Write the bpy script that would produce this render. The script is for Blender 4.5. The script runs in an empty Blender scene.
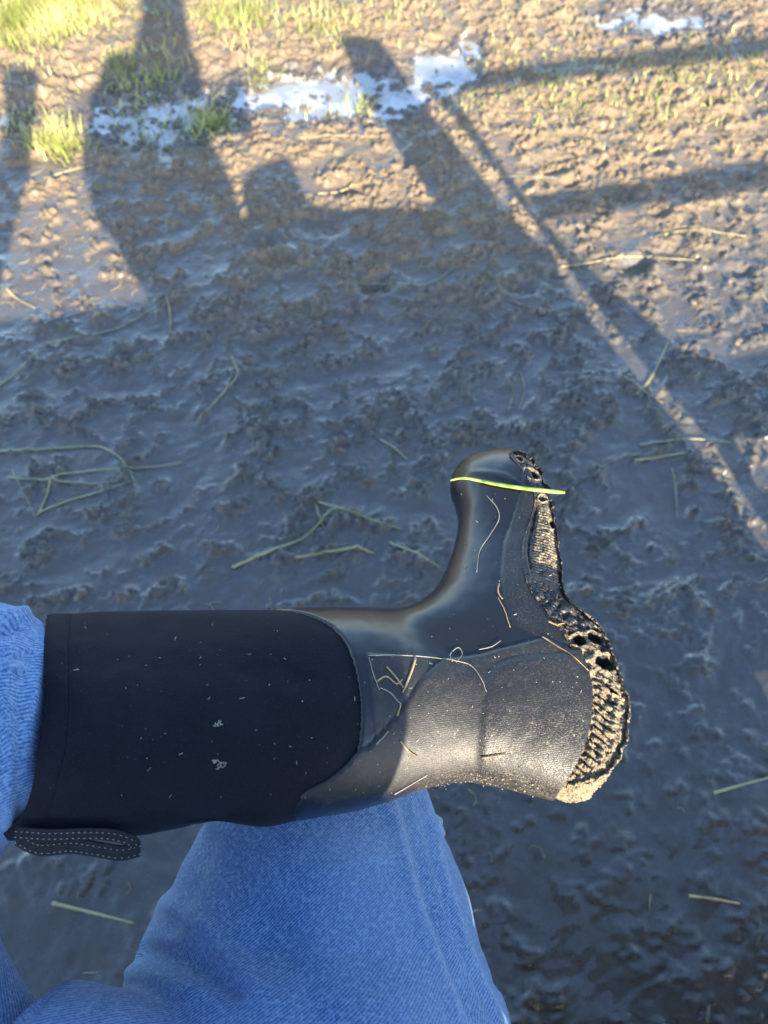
import bpy, bmesh, math, random
import numpy as np
from mathutils import Vector, Matrix, noise
from mathutils.geometry import delaunay_2d_cdt
from mathutils.bvhtree import BVHTree
random.seed(7); rng = np.random.default_rng(11)
R = math.radians
S = bpy.context.scene
COL = S.collection
# ------------------------------------------------------------------ camera model
H = 1.5; PITCH = 60; F = 739.0
CAM = np.array([0, 0, H], float)
FW = np.array([0, math.cos(R(PITCH)), -math.sin(R(PITCH))])
UP = np.array([0, math.sin(R(PITCH)), math.cos(R(PITCH))])
RT = np.array([1.0, 0, 0])
AZ, EL = 15.0, 23.0
def ray(px, py): return FW + RT*((px-384)/F) + UP*((512-py)/F)
def at(px, py, d): return CAM + ray(px, py)*d
def G(px, py):
    r = ray(px, py); return (CAM + r*(-H/r[2]))[:2]
# ------------------------------------------------------------------ helpers
def tag(o, label=None, cat=None, group=None, kind=None):
    if label: o['label'] = label
    if cat: o['category'] = cat
    if group: o['group'] = group
    if kind: o['kind'] = kind
    return o
def link(o, parent=None):
    COL.objects.link(o)
    if parent is not None: o.parent = parent
    return o
def empty(name, loc, rz=0):
    o = bpy.data.objects.new(name, None); o.location = loc; o.rotation_euler = (0, 0, rz); o.empty_display_size = .1
    return link(o)
def mesh(name, V, Fc, mat=None, parent=None, smooth=True, uv=None, attrs=None, inv=None):
    me = bpy.data.meshes.new(name)
    V = np.asarray(V, float)
    if inv is not None:
        A = np.array(inv); V = V @ A[:3, :3].T + A[:3, 3]
    me.from_pydata(V.tolist(), [], Fc if isinstance(Fc, list) else Fc.tolist())
    if smooth: me.polygons.foreach_set('use_smooth', [True]*len(me.polygons))
    if attrs:
        for k, a in attrs.items():
            at_ = me.attributes.new(k, 'FLOAT', 'POINT'); at_.data.foreach_set('value', np.asarray(a, np.float32))
    if uv is not None:
        ul = me.uv_layers.new(name='UVMap'); li = np.zeros(len(me.loops), int); me.loops.foreach_get('vertex_index', li)
        ul.data.foreach_set('uv', np.asarray(uv, np.float32)[li].ravel())
    if mat: me.materials.append(mat)
    me.update()
    return link(bpy.data.objects.new(name, me), parent)
def perlin(x, y, seed=0):
    r = np.random.default_rng(seed); p = r.permutation(512); p = np.concatenate([p, p])
    xi = np.floor(x).astype(int); yi = np.floor(y).astype(int); xf = x-xi; yf = y-yi
    u = xf**3*(xf*(xf*6-15)+10); v = yf**3*(yf*(yf*6-15)+10)
    def g(ix, iy, dx, dy):
        h = p[(p[ix & 511]+iy) & 511]*(2*np.pi/512); return np.cos(h)*dx+np.sin(h)*dy
    a = g(xi, yi, xf, yf); b = g(xi+1, yi, xf-1, yf); c = g(xi, yi+1, xf, yf-1); d = g(xi+1, yi+1, xf-1, yf-1)
    return (a+(b-a)*u)+((c+(d-c)*u)-(a+(b-a)*u))*v
def fbm(x, y, o=4, seed=0, gain=.5):
    s = 0; a = 1
    for i in range(o): s = s+a*perlin(x, y, seed+i); x = x*2.03+7.1; y = y*2.03+3.7; a *= gain
    return s
def sst(a, b, x):
    t = np.clip((x-a)/(b-a), 0, 1); return t*t*(3-2*t)
def catmull(P, n):
    P = np.asarray(P, float); P = np.vstack([2*P[0]-P[1], P, 2*P[-1]-P[-2]]); out = []
    for i in range(1, len(P)-2):
        for k in range(n):
            t = k/n
            out.append(.5*((2*P[i])+(-P[i-1]+P[i+1])*t+(2*P[i-1]-5*P[i]+4*P[i+1]-P[i+2])*t*t+(-P[i-1]+3*P[i]-3*P[i+1]+P[i+2])*t**3))
    out.append(P[-2]); return np.array(out)
def resample(P, step):
    P = np.asarray(P, float); d = np.r_[0, np.cumsum(np.linalg.norm(np.diff(P, axis=0), axis=1))]
    n = max(2, int(d[-1]/step)+1); t = np.linspace(0, d[-1], n)
    return np.stack([np.interp(t, d, P[:, k]) for k in range(P.shape[1])], 1)
def dist_poly(X, P, closed=False):
    P = np.asarray(P, float); best = np.full(len(X), 1e9)
    n = len(P) if closed else len(P)-1
    for i in range(n):
        a = P[i]; b = P[(i+1) % len(P)]; ab = b-a
        t = np.clip(((X-a) @ ab)/max(ab @ ab, 1e-12), 0, 1)
        best = np.minimum(best, np.linalg.norm(X-(a+t[:, None]*ab), axis=1))
    return best
def inside(X, P):
    P = np.asarray(P, float); r = np.zeros(len(X), bool); n = len(P)
    for i in range(n):
        a = P[i]; b = P[(i+1) % n]
        c = ((a[1] > X[:, 1]) != (b[1] > X[:, 1]))
        with np.errstate(divide='ignore', invalid='ignore'):
            r ^= c & (X[:, 0] < (b[0]-a[0])*(X[:, 1]-a[1])/(b[1]-a[1]+1e-15)+a[0])
    return r
def sdist(X, P):
    d = dist_poly(X, P, True); return np.where(inside(X, P), d, -d)
def tube(P, rad, n=8, flat=1.0, nrm=None):
    """swept tube: returns V, F"""
    P = np.asarray(P, float); m = len(P); T = np.gradient(P, axis=0); T /= np.linalg.norm(T, axis=1)[:, None]+1e-12
    rad = np.broadcast_to(rad, m); V = []; a = np.array(nrm if nrm is not None else [0, 0, 1.0])
    for i in range(m):
        s = np.cross(T[i], a); s /= np.linalg.norm(s)+1e-9; u = np.cross(s, T[i])
        for k in range(n):
            th = 2*np.pi*k/n; V.append(P[i]+rad[i]*(s*math.cos(th)+u*math.sin(th)*flat))
    Fc = []
    for i in range(m-1):
        for k in range(n): Fc.append([i*n+k, i*n+(k+1) % n, (i+1)*n+(k+1) % n, (i+1)*n+k])
    Fc.append(list(range(n))[::-1]); Fc.append([(m-1)*n+k for k in range(n)])
    return V, Fc
def join(parts):
    V = []; Fc = []
    for v, f in parts:
        b = len(V); V.extend([list(q) for q in v]); Fc.extend([[i+b for i in q] for q in f])
    return V, Fc
def box(c, s, rot=None, bev=0.0):
    c = np.array(c, float); s = np.array(s, float)/2
    bm = bmesh.new(); bmesh.ops.create_cube(bm, size=2)
    for v in bm.verts: v.co = Vector((v.co.x*s[0], v.co.y*s[1], v.co.z*s[2]))
    if bev > 0: bmesh.ops.bevel(bm, geom=bm.edges[:], offset=bev, segments=2, affect='EDGES', profile=.6)
    M = np.array(rot) if rot is not None else np.eye(3)
    bm.verts.index_update()
    V = [M @ np.array(v.co)+c for v in bm.verts]; Fc = [[v.index for v in f.verts] for f in bm.faces]; bm.free()
    return V, Fc
# ------------------------------------------------------------------ material helpers
class N:
    def __init__(s, name):
        s.m = bpy.data.materials.new(name); s.m.use_nodes = True; s.t = s.m.node_tree; s.b = s.t.nodes['Principled BSDF']
    def n(s, ty, ins=None, **kw):
        x = s.t.nodes.new(ty)
        for k, v in kw.items(): setattr(x, k, v)
        for k, v in (ins or {}).items():
            i = x.inputs[k]
            if hasattr(v, 'is_linked') or isinstance(v, bpy.types.NodeSocket): s.t.links.new(v, i)
            else: i.default_value = v
        return x
    def set(s, k, v):
        if isinstance(v, bpy.types.NodeSocket): s.t.links.new(v, s.b.inputs[k])
        else: s.b.inputs[k].default_value = v
    def attr(s, name): return s.n('ShaderNodeAttribute', attribute_name=name).outputs['Fac']
    def obj(s): return s.n('ShaderNodeTexCoord').outputs['Object']
    def uv(s): return s.n('ShaderNodeTexCoord').outputs['UV']
    def noise(s, vec, sc, det=4, rough=.55, **k):
        return s.n('ShaderNodeTexNoise', {'Vector': vec, 'Scale': sc, 'Detail': det, 'Roughness': rough, **k}).outputs['Fac']
    def vor(s, vec, sc, feat='F1', out='Distance'):
        return s.n('ShaderNodeTexVoronoi', {'Vector': vec, 'Scale': sc}, feature=feat).outputs[out]
    def math(s, op, a, b=0.0, c=0.0):
        x = s.t.nodes.new('ShaderNodeMath'); x.operation = op
        for i, v in enumerate((a, b, c)):
            if isinstance(v, bpy.types.NodeSocket): s.t.links.new(v, x.inputs[i])
            else: x.inputs[i].default_value = v
        return x.outputs[0]
    def ramp(s, f, a, b, lo=0.0, hi=1.0):
        return s.n('ShaderNodeMapRange', {'Value': f, 'From Min': a, 'From Max': b, 'To Min': lo, 'To Max': hi}, interpolation_type='SMOOTHSTEP').outputs[0]
    def mix(s, f, a, b):
        x = s.t.nodes.new('ShaderNodeMix'); x.data_type = 'RGBA'
        for k, v in ((0, f), (6, a), (7, b)):
            if isinstance(v, bpy.types.NodeSocket): s.t.links.new(v, x.inputs[k])
            else: x.inputs[k].default_value = v if k == 0 else (*v, 1)
        return x.outputs[2]
    def mapv(s, vec, sc=(1, 1, 1), rot=(0, 0, 0)):
        return s.n('ShaderNodeMapping', {'Vector': vec, 'Scale': sc, 'Rotation': rot}).outputs[0]
    def bump(s, h, st, dist, normal=None):
        ins = {'Height': h, 'Strength': st, 'Distance': dist}
        if normal is not None: ins['Normal'] = normal
        return s.n('ShaderNodeBump', ins).outputs[0]

def mat_mud():
    m = N('wet_mud'); v = m.obj()
    wet_shade = m.attr('wet_shade'); dry = m.attr('dry')
    big = m.noise(v, 3.0, 5); mid = m.noise(v, 22, 6, .6); fine = m.noise(v, 160, 4, .65); sp = m.noise(v, 420, 2)
    c = m.mix(m.ramp(mid, .35, .65), (.054, .050, .045), (.125, .106, .082))
    c = m.mix(m.ramp(big, .4, .62, 0, .55), c, (.070, .064, .057))
    c = m.mix(m.math('MULTIPLY', dry, m.ramp(fine, .3, .6, .55, 1)), c, (.255, .180, .100))
    c = m.mix(m.math('MULTIPLY', wet_shade, .55), c, (.042, .040, .039))
    c = m.mix(m.ramp(sp, .66, .74, 0, .5), c, (.30, .25, .17))
    near_shade = m.attr('near_shade'); c = m.mix(m.math('MULTIPLY', near_shade, .6), c, (.020, .019, .018))  # painted shade: near mud darkened where sitter and wagon block the sky
    m.set('Base Color', c)
    r = m.math('SUBTRACT', m.ramp(mid, .3, .7, .42, .62), m.math('MULTIPLY', wet_shade, .24))
    r = m.math('ADD', r, m.math('MULTIPLY', dry, .12)); m.set('Roughness', r)
    m.set('IOR', 1.45); m.set('Specular IOR Level', .7); nd = m.math('SUBTRACT', 1.0, m.math('MULTIPLY', dry, .45)); m.set('Coat Weight', m.math('MULTIPLY', m.math('MULTIPLY', nd, m.ramp(mid, .62, .42, .40, 1.0)), .95)); m.set('Coat Roughness', m.math('SUBTRACT', .27, m.math('MULTIPLY', wet_shade, .17))); m.set('Coat IOR', 1.52)
    rid = m.noise(m.mapv(v, (1, 1.2, 1), (0, 0, .5)), 95, 8, .74)
    hh = m.math('ADD', m.math('MULTIPLY', rid, 1.0), m.math('MULTIPLY', fine, .28))
    st = m.math('SUBTRACT', 1.0, m.math('MULTIPLY', wet_shade, .70))
    b = m.n('ShaderNodeBump', {'Height': hh, 'Strength': st, 'Distance': .0095}).outputs[0]
    m.set('Normal', b); return m.m
def mat_water():
    m = N('puddle_water'); v = m.obj()
    i = m.noise(v, 9, 4)
    m.set('Base Color', m.mix(m.ramp(i, .42, .6), (.20, .195, .18), (.36, .36, .35)))
    m.set('Roughness', m.ramp(i, .35, .6, .06, .22)); m.set('IOR', 1.5); m.set('Specular IOR Level', 1.0)
    m.set('Coat Weight', 1.0); m.set('Coat Roughness', .05)
    m.set('Normal', m.bump(m.noise(v, 14, 3), .25, .006)); return m.m
def mat_blade(name, c1, c2, rough=.55, sc=12):
    m = N(name); v = m.obj(); f = m.noise(v, sc, 3)
    m.set('Base Color', m.mix(m.ramp(f, .35, .65), c1, c2)); m.set('Roughness', rough)
    m.set('Specular IOR Level', .4); return m.m
def mat_denim(name='denim', light=1.0):
    m = N(name); v = m.uv(); o = m.obj()
    w = m.n('ShaderNodeTexWave', {'Vector': m.mapv(v, (1, 1, 1), (0, 0, R(52))), 'Scale': 175.0, 'Distortion': 2.2, 'Detail': 2.0, 'Detail Scale': 40.0}, wave_type='BANDS').outputs['Fac']
    th = m.noise(m.mapv(v, (260, 1500, 1)), 1, 3, .6); th2 = m.noise(m.mapv(v, (1500, 300, 1)), 1, 2, .6)
    slub = m.noise(o, 380, 3, .7); big = m.noise(o, 9, 4, .55); fold = m.attr('wear_tone')
    a = m.mix(m.ramp(w, .25, .75), (.030, .100, .275), (.112, .250, .510))
    f = m.math('ADD', m.math('MULTIPLY', th, .5), m.math('MULTIPLY', th2, .5))
    a = m.mix(m.ramp(f, .48, .66, 0, .55), a, (.26, .41, .65))
    a = m.mix(m.ramp(slub, .48, .66, 0, .45), a, (.32, .48, .72))
    a = m.mix(m.ramp(slub, .46, .32, 0, .5), a, (.016, .052, .155))
    a = m.mix(m.ramp(big, .42, .66, 0, .25), a, (.19, .33, .57))
    a = m.mix(m.math('MULTIPLY', fold, m.ramp(slub, .3, .6, .5, 1.0)), a, (.28, .40, .62))
    m.set('Base Color', a); m.set('Roughness', .88); m.set('Sheen Weight', .25); m.set('Sheen Roughness', .5); m.set('Specular IOR Level', .2)
    hh = m.math('ADD', m.math('MULTIPLY', w, .8), m.math('MULTIPLY', slub, .8))
    m.set('Normal', m.bump(hh, .55, .0009)); return m.m
def mat_neoprene():
    m = N('neoprene_fabric'); o = m.obj()
    f = m.noise(o, 900, 2, .6); b = m.noise(o, 14, 4); sp = m.noise(o, 330, 2, .5)
    a = m.mix(m.ramp(b, .4, .65), (.0042, .0052, .0092), (.0070, .0085, .014))
    a = m.mix(m.ramp(f, .55, .7, 0, .3), a, (.032, .036, .05))
    a = m.mix(m.ramp(sp, .735, .77, 0, .5), a, (.16, .14, .09))
    m.set('Base Color', a); m.set('Roughness', .82); m.set('Sheen Weight', .03); m.set('Sheen Tint', (.6, .75, 1, 1)); m.set('Specular IOR Level', .16)
    m.set('Normal', m.bump(m.math('ADD', m.noise(o, 700, 2), m.math('MULTIPLY', m.noise(o, 35, 3), 3.0)), .3, .0012)); return m.m
def mat_rubber():
    m = N('black_rubber'); o = m.obj(); v = m.uv()
    fox = m.attr('foxing'); dust_tone = m.attr('dust_tone')
    n1 = m.noise(o, 55, 5, .6); n2 = m.noise(o, 900, 3, .65); n3 = m.noise(o, 230, 3, .6)
    rib = m.n('ShaderNodeTexWave', {'Vector': m.mapv(v, (1, 1, 1), (0, 0, R(8))), 'Scale': 15.0, 'Distortion': 3.0, 'Detail': 2.0, 'Detail Scale': 3.0}, wave_type='BANDS', bands_direction='Y').outputs['Fac']
    base = m.mix(fox, (.0075, .0085, .011), (.012, .012, .013))
    base = m.mix(m.math('MULTIPLY', fox, m.ramp(n3, .52, .72, 0, .30)), base, (.07, .065, .055))
    # dried mud film and specks
    thr = m.math('ADD', n2, m.math('MULTIPLY', n1, .35))
    film = m.math('MULTIPLY', dust_tone, m.ramp(thr, .66, .98, .01, .75))
    c = m.mix(m.math('MINIMUM', film, .9), base, (.22, .19, .135))
    speck = m.math('MULTIPLY', m.ramp(m.noise(o, 520, 1), .755, .79), .8)
    c = m.mix(m.math('MULTIPLY', speck, m.math('ADD', .25, fox)), c, (.40, .36, .27))
    m.set('Base Color', c)
    rg = m.math('ADD', m.math('ADD', .27, m.math('SUBTRACT', m.math('MULTIPLY', fox, .23), m.math('MULTIPLY', m.attr('panel'), .10))), m.math('MULTIPLY', film, .35))
    m.set('Roughness', rg); m.set('Specular IOR Level', .5)
    hh = m.math('ADD', m.math('MULTIPLY', m.math('MULTIPLY', rib, fox), .10), m.math('MULTIPLY', m.math('MULTIPLY', n2, m.math('ADD', fox, .12)), .45))
    hh = m.math('ADD', hh, m.math('MULTIPLY', film, 1.2))
    m.set('Normal', m.bump(hh, .5, .0007)); return m.m
def mat_sole():
    m = N('muddy_outsole'); o = m.obj(); mud = m.attr('mud')  # mud amount, which also carries a painted shadow on the arch
    n1 = m.noise(o, 70, 6, .65); n2 = m.noise(o, 420, 4, .7)
    k = m.math('ADD', mud, m.math('MULTIPLY', m.math('SUBTRACT', n1, .5), 1.1)); k = m.math('ADD', k, m.math('MULTIPLY', m.math('SUBTRACT', n2, .5), .7))
    f = m.ramp(k, .30, .66)
    mc = m.mix(m.ramp(n2, .35, .65), (.10, .08, .052), (.29, .235, .155))
    m.set('Base Color', m.mix(f, (.018, .018, .020), mc)); m.set('Roughness', m.math('ADD', .42, m.math('MULTIPLY', f, .45)))
    m.set('Normal', m.bump(m.math('ADD', m.math('MULTIPLY', m.math('MULTIPLY', n2, 1.0), m.math('ADD', f, .25)), m.math('MULTIPLY', f, .8)), .9, .0016)); return m.m
def mat_simple(name, col, rough=.6, col2=None, sc=40, bump=.3, dist=.002):
    m = N(name); o = m.obj(); f = m.noise(o, sc, 4)
    m.set('Base Color', m.mix(m.ramp(f, .35, .65), col, col2 or tuple(c*.7 for c in col))); m.set('Roughness', rough)
    m.set('Normal', m.bump(m.noise(o, sc*3, 3), bump, dist)); return m.m
def mat_wood():
    m = N('weathered_wood'); o = m.obj(); g = m.noise(m.mapv(o, (3, 60, 60)), 1, 5)
    m.set('Base Color', m.mix(m.ramp(g, .35, .65), (.20, .16, .12), (.36, .31, .25))); m.set('Roughness', .8)
    m.set('Normal', m.bump(g, .5, .003)); return m.m
MUD = mat_mud(); WATER = mat_water(); DENIM = mat_denim(); NEO = mat_neoprene(); RUB = mat_rubber(); SOLE = mat_sole(); WOOD = mat_wood()
GRASS = mat_blade('grass_blades', (.20, .225, .05), (.45, .41, .16), sc=7)
STRAW = mat_blade('dry_straw', (.20, .165, .09), (.44, .37, .20), sc=20)
STALK = mat_blade('pale_green_stalk', (.20, .215, .10), (.34, .32, .19), sc=9)
BRIGHT = mat_blade('fresh_blade', (.15, .24, .03), (.30, .38, .09), .6, 160)
STITCH = mat_simple('stitch_thread', (.30, .30, .29), .7)
WEB = mat_simple('strap_webbing', (.0055, .0065, .0105), .8, None, 300, .6)
JACKET = mat_simple('jacket_cloth', (.05, .06, .08), .8)
SKIN = mat_simple('skin', (.55, .36, .27), .5, (.5, .31, .23), 60, .1)
HAIR = mat_simple('knit_beanie', (.10, .07, .06), .9, None, 200, .8, .004)
METAL = mat_simple('galvanised_steel', (.35, .36, .37), .4, None, 20, .1)
PEB = mat_simple('pebble_stone', (.22, .17, .11), .8, (.12, .10, .08), 80, .4)
PHONE = mat_simple('phone_shell', (.04, .04, .045), .25, None, 5, 0)
GLASS = mat_simple('phone_glass', (.01, .01, .012), .05, None, 5, 0)

# ------------------------------------------------------------------ ground
def axis(lo, hi, step, far):
    a = list(np.arange(lo, hi, step)); d = step; x = a[-1]; r = []
    while x < far: d *= 1.25; x += d; r.append(x)
    d = step; x = a[0]; l = []
    while x > -far: d *= 1.25; x -= d; l.append(x)
    return np.array(l[::-1]+a+r)
XS = axis(-1.9, 2.0, .0052, 300); YS = axis(-.45, 3.75, .0052, 300)
GX, GY = np.meshgrid(XS, YS)
def gauss(cx, cy, rx, ry, rot=0):
    dx = GX-cx; dy = GY-cy; c, s = math.cos(rot), math.sin(rot)
    return np.exp(-(((dx*c+dy*s)/rx)**2+((-dx*s+dy*c)/ry)**2))
wx = GX+.05*fbm(GX*4, GY*4, 2, 50); wy = GY+.05*fbm(GX*4+9, GY*4, 2, 60)
n_big = fbm(GX*.9, GY*.9, 3, 1)
ca, sa = math.cos(.35), math.sin(.35)
ux = (wx*ca+wy*sa); uy = (-wx*sa+wy*ca)
n_mid = fbm(ux*5.0, uy*7.0, 4, 2)
n_cl = fbm(ux*16, uy*21, 4, 3, .6)
n_sm = fbm(GX*55, GY*70, 3, 4, .55)
ridg = 1-np.abs(fbm(ux*13, uy*18, 4, 9, .6))*2.2
patch = sst(-.16, .26, .8*n_mid+.35*n_big+.55*n_cl)                      # clumpy patches against smooth slicks
far_clod = sst(1.35, 2.5, GY+.3*GX)
rough = np.clip(patch+.55*far_clod, 0, 1)*(.25+.75*sst(.15, .95, GY))
h = .016*n_big + .0085*n_mid
cl = .75*sst(.0, .42, n_cl+.12*ridg)+.55*np.clip(n_cl, 0, 1)
n_ss = fbm(GX*95, GY*110, 2, 44, .6)
h = h+rough*(.015*np.clip(cl, 0, 1.2)*(.75+.8*n_sm)+.0062*n_sm+.0042*n_ss)+.0015*n_cl+.0005*n_sm
# stepped-in clods and hoof pocks in the drier far part
for k in range(150):
    x = rng.uniform(-1.7, 1.9); y = rng.uniform(1.6, 3.6); r = rng.uniform(.018, .05)
    if rng.random() < .35 and not (x > .2): continue
    j0, j1 = np.searchsorted(XS, [x-.2, x+.2]); i0, i1 = np.searchsorted(YS, [y-.2, y+.2])
    gx = GX[i0:i1, j0:j1]-x; gy = GY[i0:i1, j0:j1]-y; q = np.sqrt((gx/1.4)**2+gy**2)/r
    h[i0:i1, j0:j1] += -.016*np.exp(-q**2*1.3)+.007*np.exp(-((q-1.5)/.45)**2)
fall = np.exp(-np.maximum(0, np.hypot(GX, GY-1.5)-3)/2)
h = h*fall
PUD = [((225, 415), (70, 112), .85), ((85, 235), (84, 136), .85), ((598, 725), (4, 32), .45), ((455, 480), (36, 52), .5), ((-10, 30), (108, 125), .5), ((415, 475), (52, 84), .9), ((120, 150), (74, 92), .35)]
WL = -.0222; pm = np.zeros_like(h)
for (x0, x1), (y0, y1), a in PUD:
    A = G((x0+x1)/2, (y0+y1)/2); e = G(x1, (y0+y1)/2); t = G((x0+x1)/2, y0)
    pm = np.maximum(pm, np.exp(-(np.abs((GX-A[0])/(abs(e[0]-A[0])*1.12+.02))**2.6+np.abs((GY-A[1])/(abs(t[1]-A[1])*1.15+.02))**2.6))*(.7+.5*a))
h = h*(1-.3*np.clip(pm, 0, 1)) - .034*pm + .024*np.clip(pm*1.5, 0, 1)*(n_cl*.6+fbm(GX*9, GY*14, 3, 90))
near_p = GY > 2.3
h = np.where(pm > .10, h, np.maximum(h, WL+.004+.004*np.clip(n_cl, -.5, 1)))
slick = (1-rough)
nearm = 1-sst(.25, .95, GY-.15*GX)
wet_shade = np.clip(slick*1.0-.5*np.clip(n_cl, 0, 1), 0, 1)
wet_shade = np.clip(wet_shade+sst(.1, .5, pm)+.8*nearm, 0, 1)  # slicks and puddle rims are wet; near part added as painted shade
dry = sst(1.2, 2.1, GY-.12*GX+.3*n_big)*(.40+.60*rough)
dry = np.clip(dry+.35*np.clip(ridg-.6, 0, 1)*rough*sst(.9, 1.5, GY), 0, 1)*(1-.7*sst(.15, .6, pm))
ny, nx = GX.shape
V = np.stack([GX.ravel(), GY.ravel(), h.ravel()], 1)
idx = np.arange(nx*ny).reshape(ny, nx)
Fc = np.stack([idx[:-1, :-1].ravel(), idx[:-1, 1:].ravel(), idx[1:, 1:].ravel(), idx[1:, :-1].ravel()], 1)
def bigmesh(name, V, Fq, mat, attrs):
    me = bpy.data.meshes.new(name); me.vertices.add(len(V)); me.vertices.foreach_set('co', V.ravel().astype(np.float32))
    me.loops.add(Fq.size); me.loops.foreach_set('vertex_index', Fq.ravel().astype(np.int32))
    me.polygons.add(len(Fq)); me.polygons.foreach_set('loop_start', np.arange(0, Fq.size, 4, dtype=np.int32))
    me.polygons.foreach_set('use_smooth', np.ones(len(Fq), bool))
    me.update(calc_edges=True)
    for k, a in attrs.items():
        t = me.attributes.new(k, 'FLOAT', 'POINT'); t.data.foreach_set('value', a.ravel().astype(np.float32))
    me.materials.append(mat); return link(bpy.data.objects.new(name, me))
ground = tag(bigmesh('ground', V, Fc, MUD, {'wet_shade': wet_shade, 'dry': dry, 'near_shade': nearm}), kind='structure')
def gz(x, y):
    j = int(np.clip(np.searchsorted(XS, x)-1, 0, nx-2)); i = int(np.clip(np.searchsorted(YS, y)-1, 0, ny-2))
    a = (x-XS[j])/(XS[j+1]-XS[j]); b = (y-YS[i])/(YS[i+1]-YS[i])
    return float((h[i, j]*(1-a)+h[i, j+1]*a)*(1-b)+(h[i+1, j]*(1-a)+h[i+1, j+1]*a)*b)
def gp(px, py, dz=0.0):
    x, y = G(px, py); return np.array([x, y, gz(x, y)+dz])
# water lies in the dips
for (xa, xb, ya, yb) in [(-60, 495, 20, 155), (560, 790, -25, 62)]:
    c = [G(xa, yb), G(xb, yb), G(xb, ya), G(xa, ya)]
    x0 = min(p[0] for p in c); x1 = max(p[0] for p in c); y0 = min(p[1] for p in c); y1 = max(p[1] for p in c)
    if xa > 0: x0 = G(xa, yb)[0]
    nX = 60; nY = 30; px_ = np.linspace(x0, x1, nX); py_ = np.linspace(y0, y1, nY); A, B = np.meshgrid(px_, py_)
    Z = np.full(A.shape, WL); ii = np.arange(nX*nY).reshape(nY, nX)
    fq = np.stack([ii[:-1, :-1].ravel(), ii[:-1, 1:].ravel(), ii[1:, 1:].ravel(), ii[1:, :-1].ravel()], 1)
    tag(bigmesh('puddle', np.stack([A.ravel(), B.ravel(), Z.ravel()], 1), fq, WATER, {}), kind='structure')

# ------------------------------------------------------------------ grass, straw
def blades(items, seg=4):
    """items: list of (base, dir2d, length, width, lean, curl)"""
    V = []; Fc = []
    for (b, th, L, w, lean, curl) in items:
        dx, dy = math.cos(th), math.sin(th); sx, sy = -dy, dx; k0 = len(V); p = np.array(b, float); a = lean
        for s in range(seg+1):
            t = s/seg; ww = w*(1-t**1.6)*.5+.0002
            V.append([p[0]-sx*ww, p[1]-sy*ww, p[2]]); V.append([p[0]+sx*ww, p[1]+sy*ww, p[2]+.0004])
            p = p+np.array([dx*math.sin(a), dy*math.sin(a), math.cos(a)])*L/seg; a += curl/seg
            if s < seg: q = k0+2*s; Fc.append([q, q+1, q+3, q+2])
    return V, Fc
it = []
def tuft(px, py, rpx, n, L=.07, spread=1.0, w=.0042):
    for _ in range(int(n*1.35)):
        a = rng.normal(0, rpx*.55); b = rng.normal(0, rpx*.35*spread)
        x, y = G(px+a, py+b); z = gz(x, y)
        if z < WL+.002 and rng.random() < .7: continue
        it.append(((x, y, z-.003), rng.uniform(0, 2*np.pi), L*rng.uniform(.45, 1.15), w*rng.uniform(.6, 1.3), rng.uniform(.15, 1.1), rng.uniform(.2, 1.3)))
for (px, py, r, n, L) in [(25, 18, 44, 2200, .06), (75, 12, 34, 900, .055), (55, 142, 26, 420, .06), (140, 80, 38, 260, .06), (205, 118, 26, 420, .06), (150, 112, 40, 240, .05), (135, 130, 22, 60, .05),
        (235, 18, 40, 420, .06), (320, 22, 40, 260, .05), (360, 100, 24, 170, .05), (310, 104, 14, 60, .04), (262, 75, 18, 80, .06), (30, 70, 50, 90, .05), (400, 12, 60, 120, .04),
        (560, 95, 60, 220, .035), (680, 95, 70, 330, .035), (620, 75, 90, 160, .03), (740, 60, 40, 90, .035), (450, 70, 20, 60, .035), (500, 60, 40, 70, .03), (15, 120, 20, 60, .06), (540, 20, 80, 120, .03), (470, 100, 30, 50, .035), (120, 10, 50, 150, .05)]:
    tuft(px, py, r, n, L)
V_, F_ = blades(it); tag(mesh('grass', V_, F_, GRASS), kind='stuff')
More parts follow.
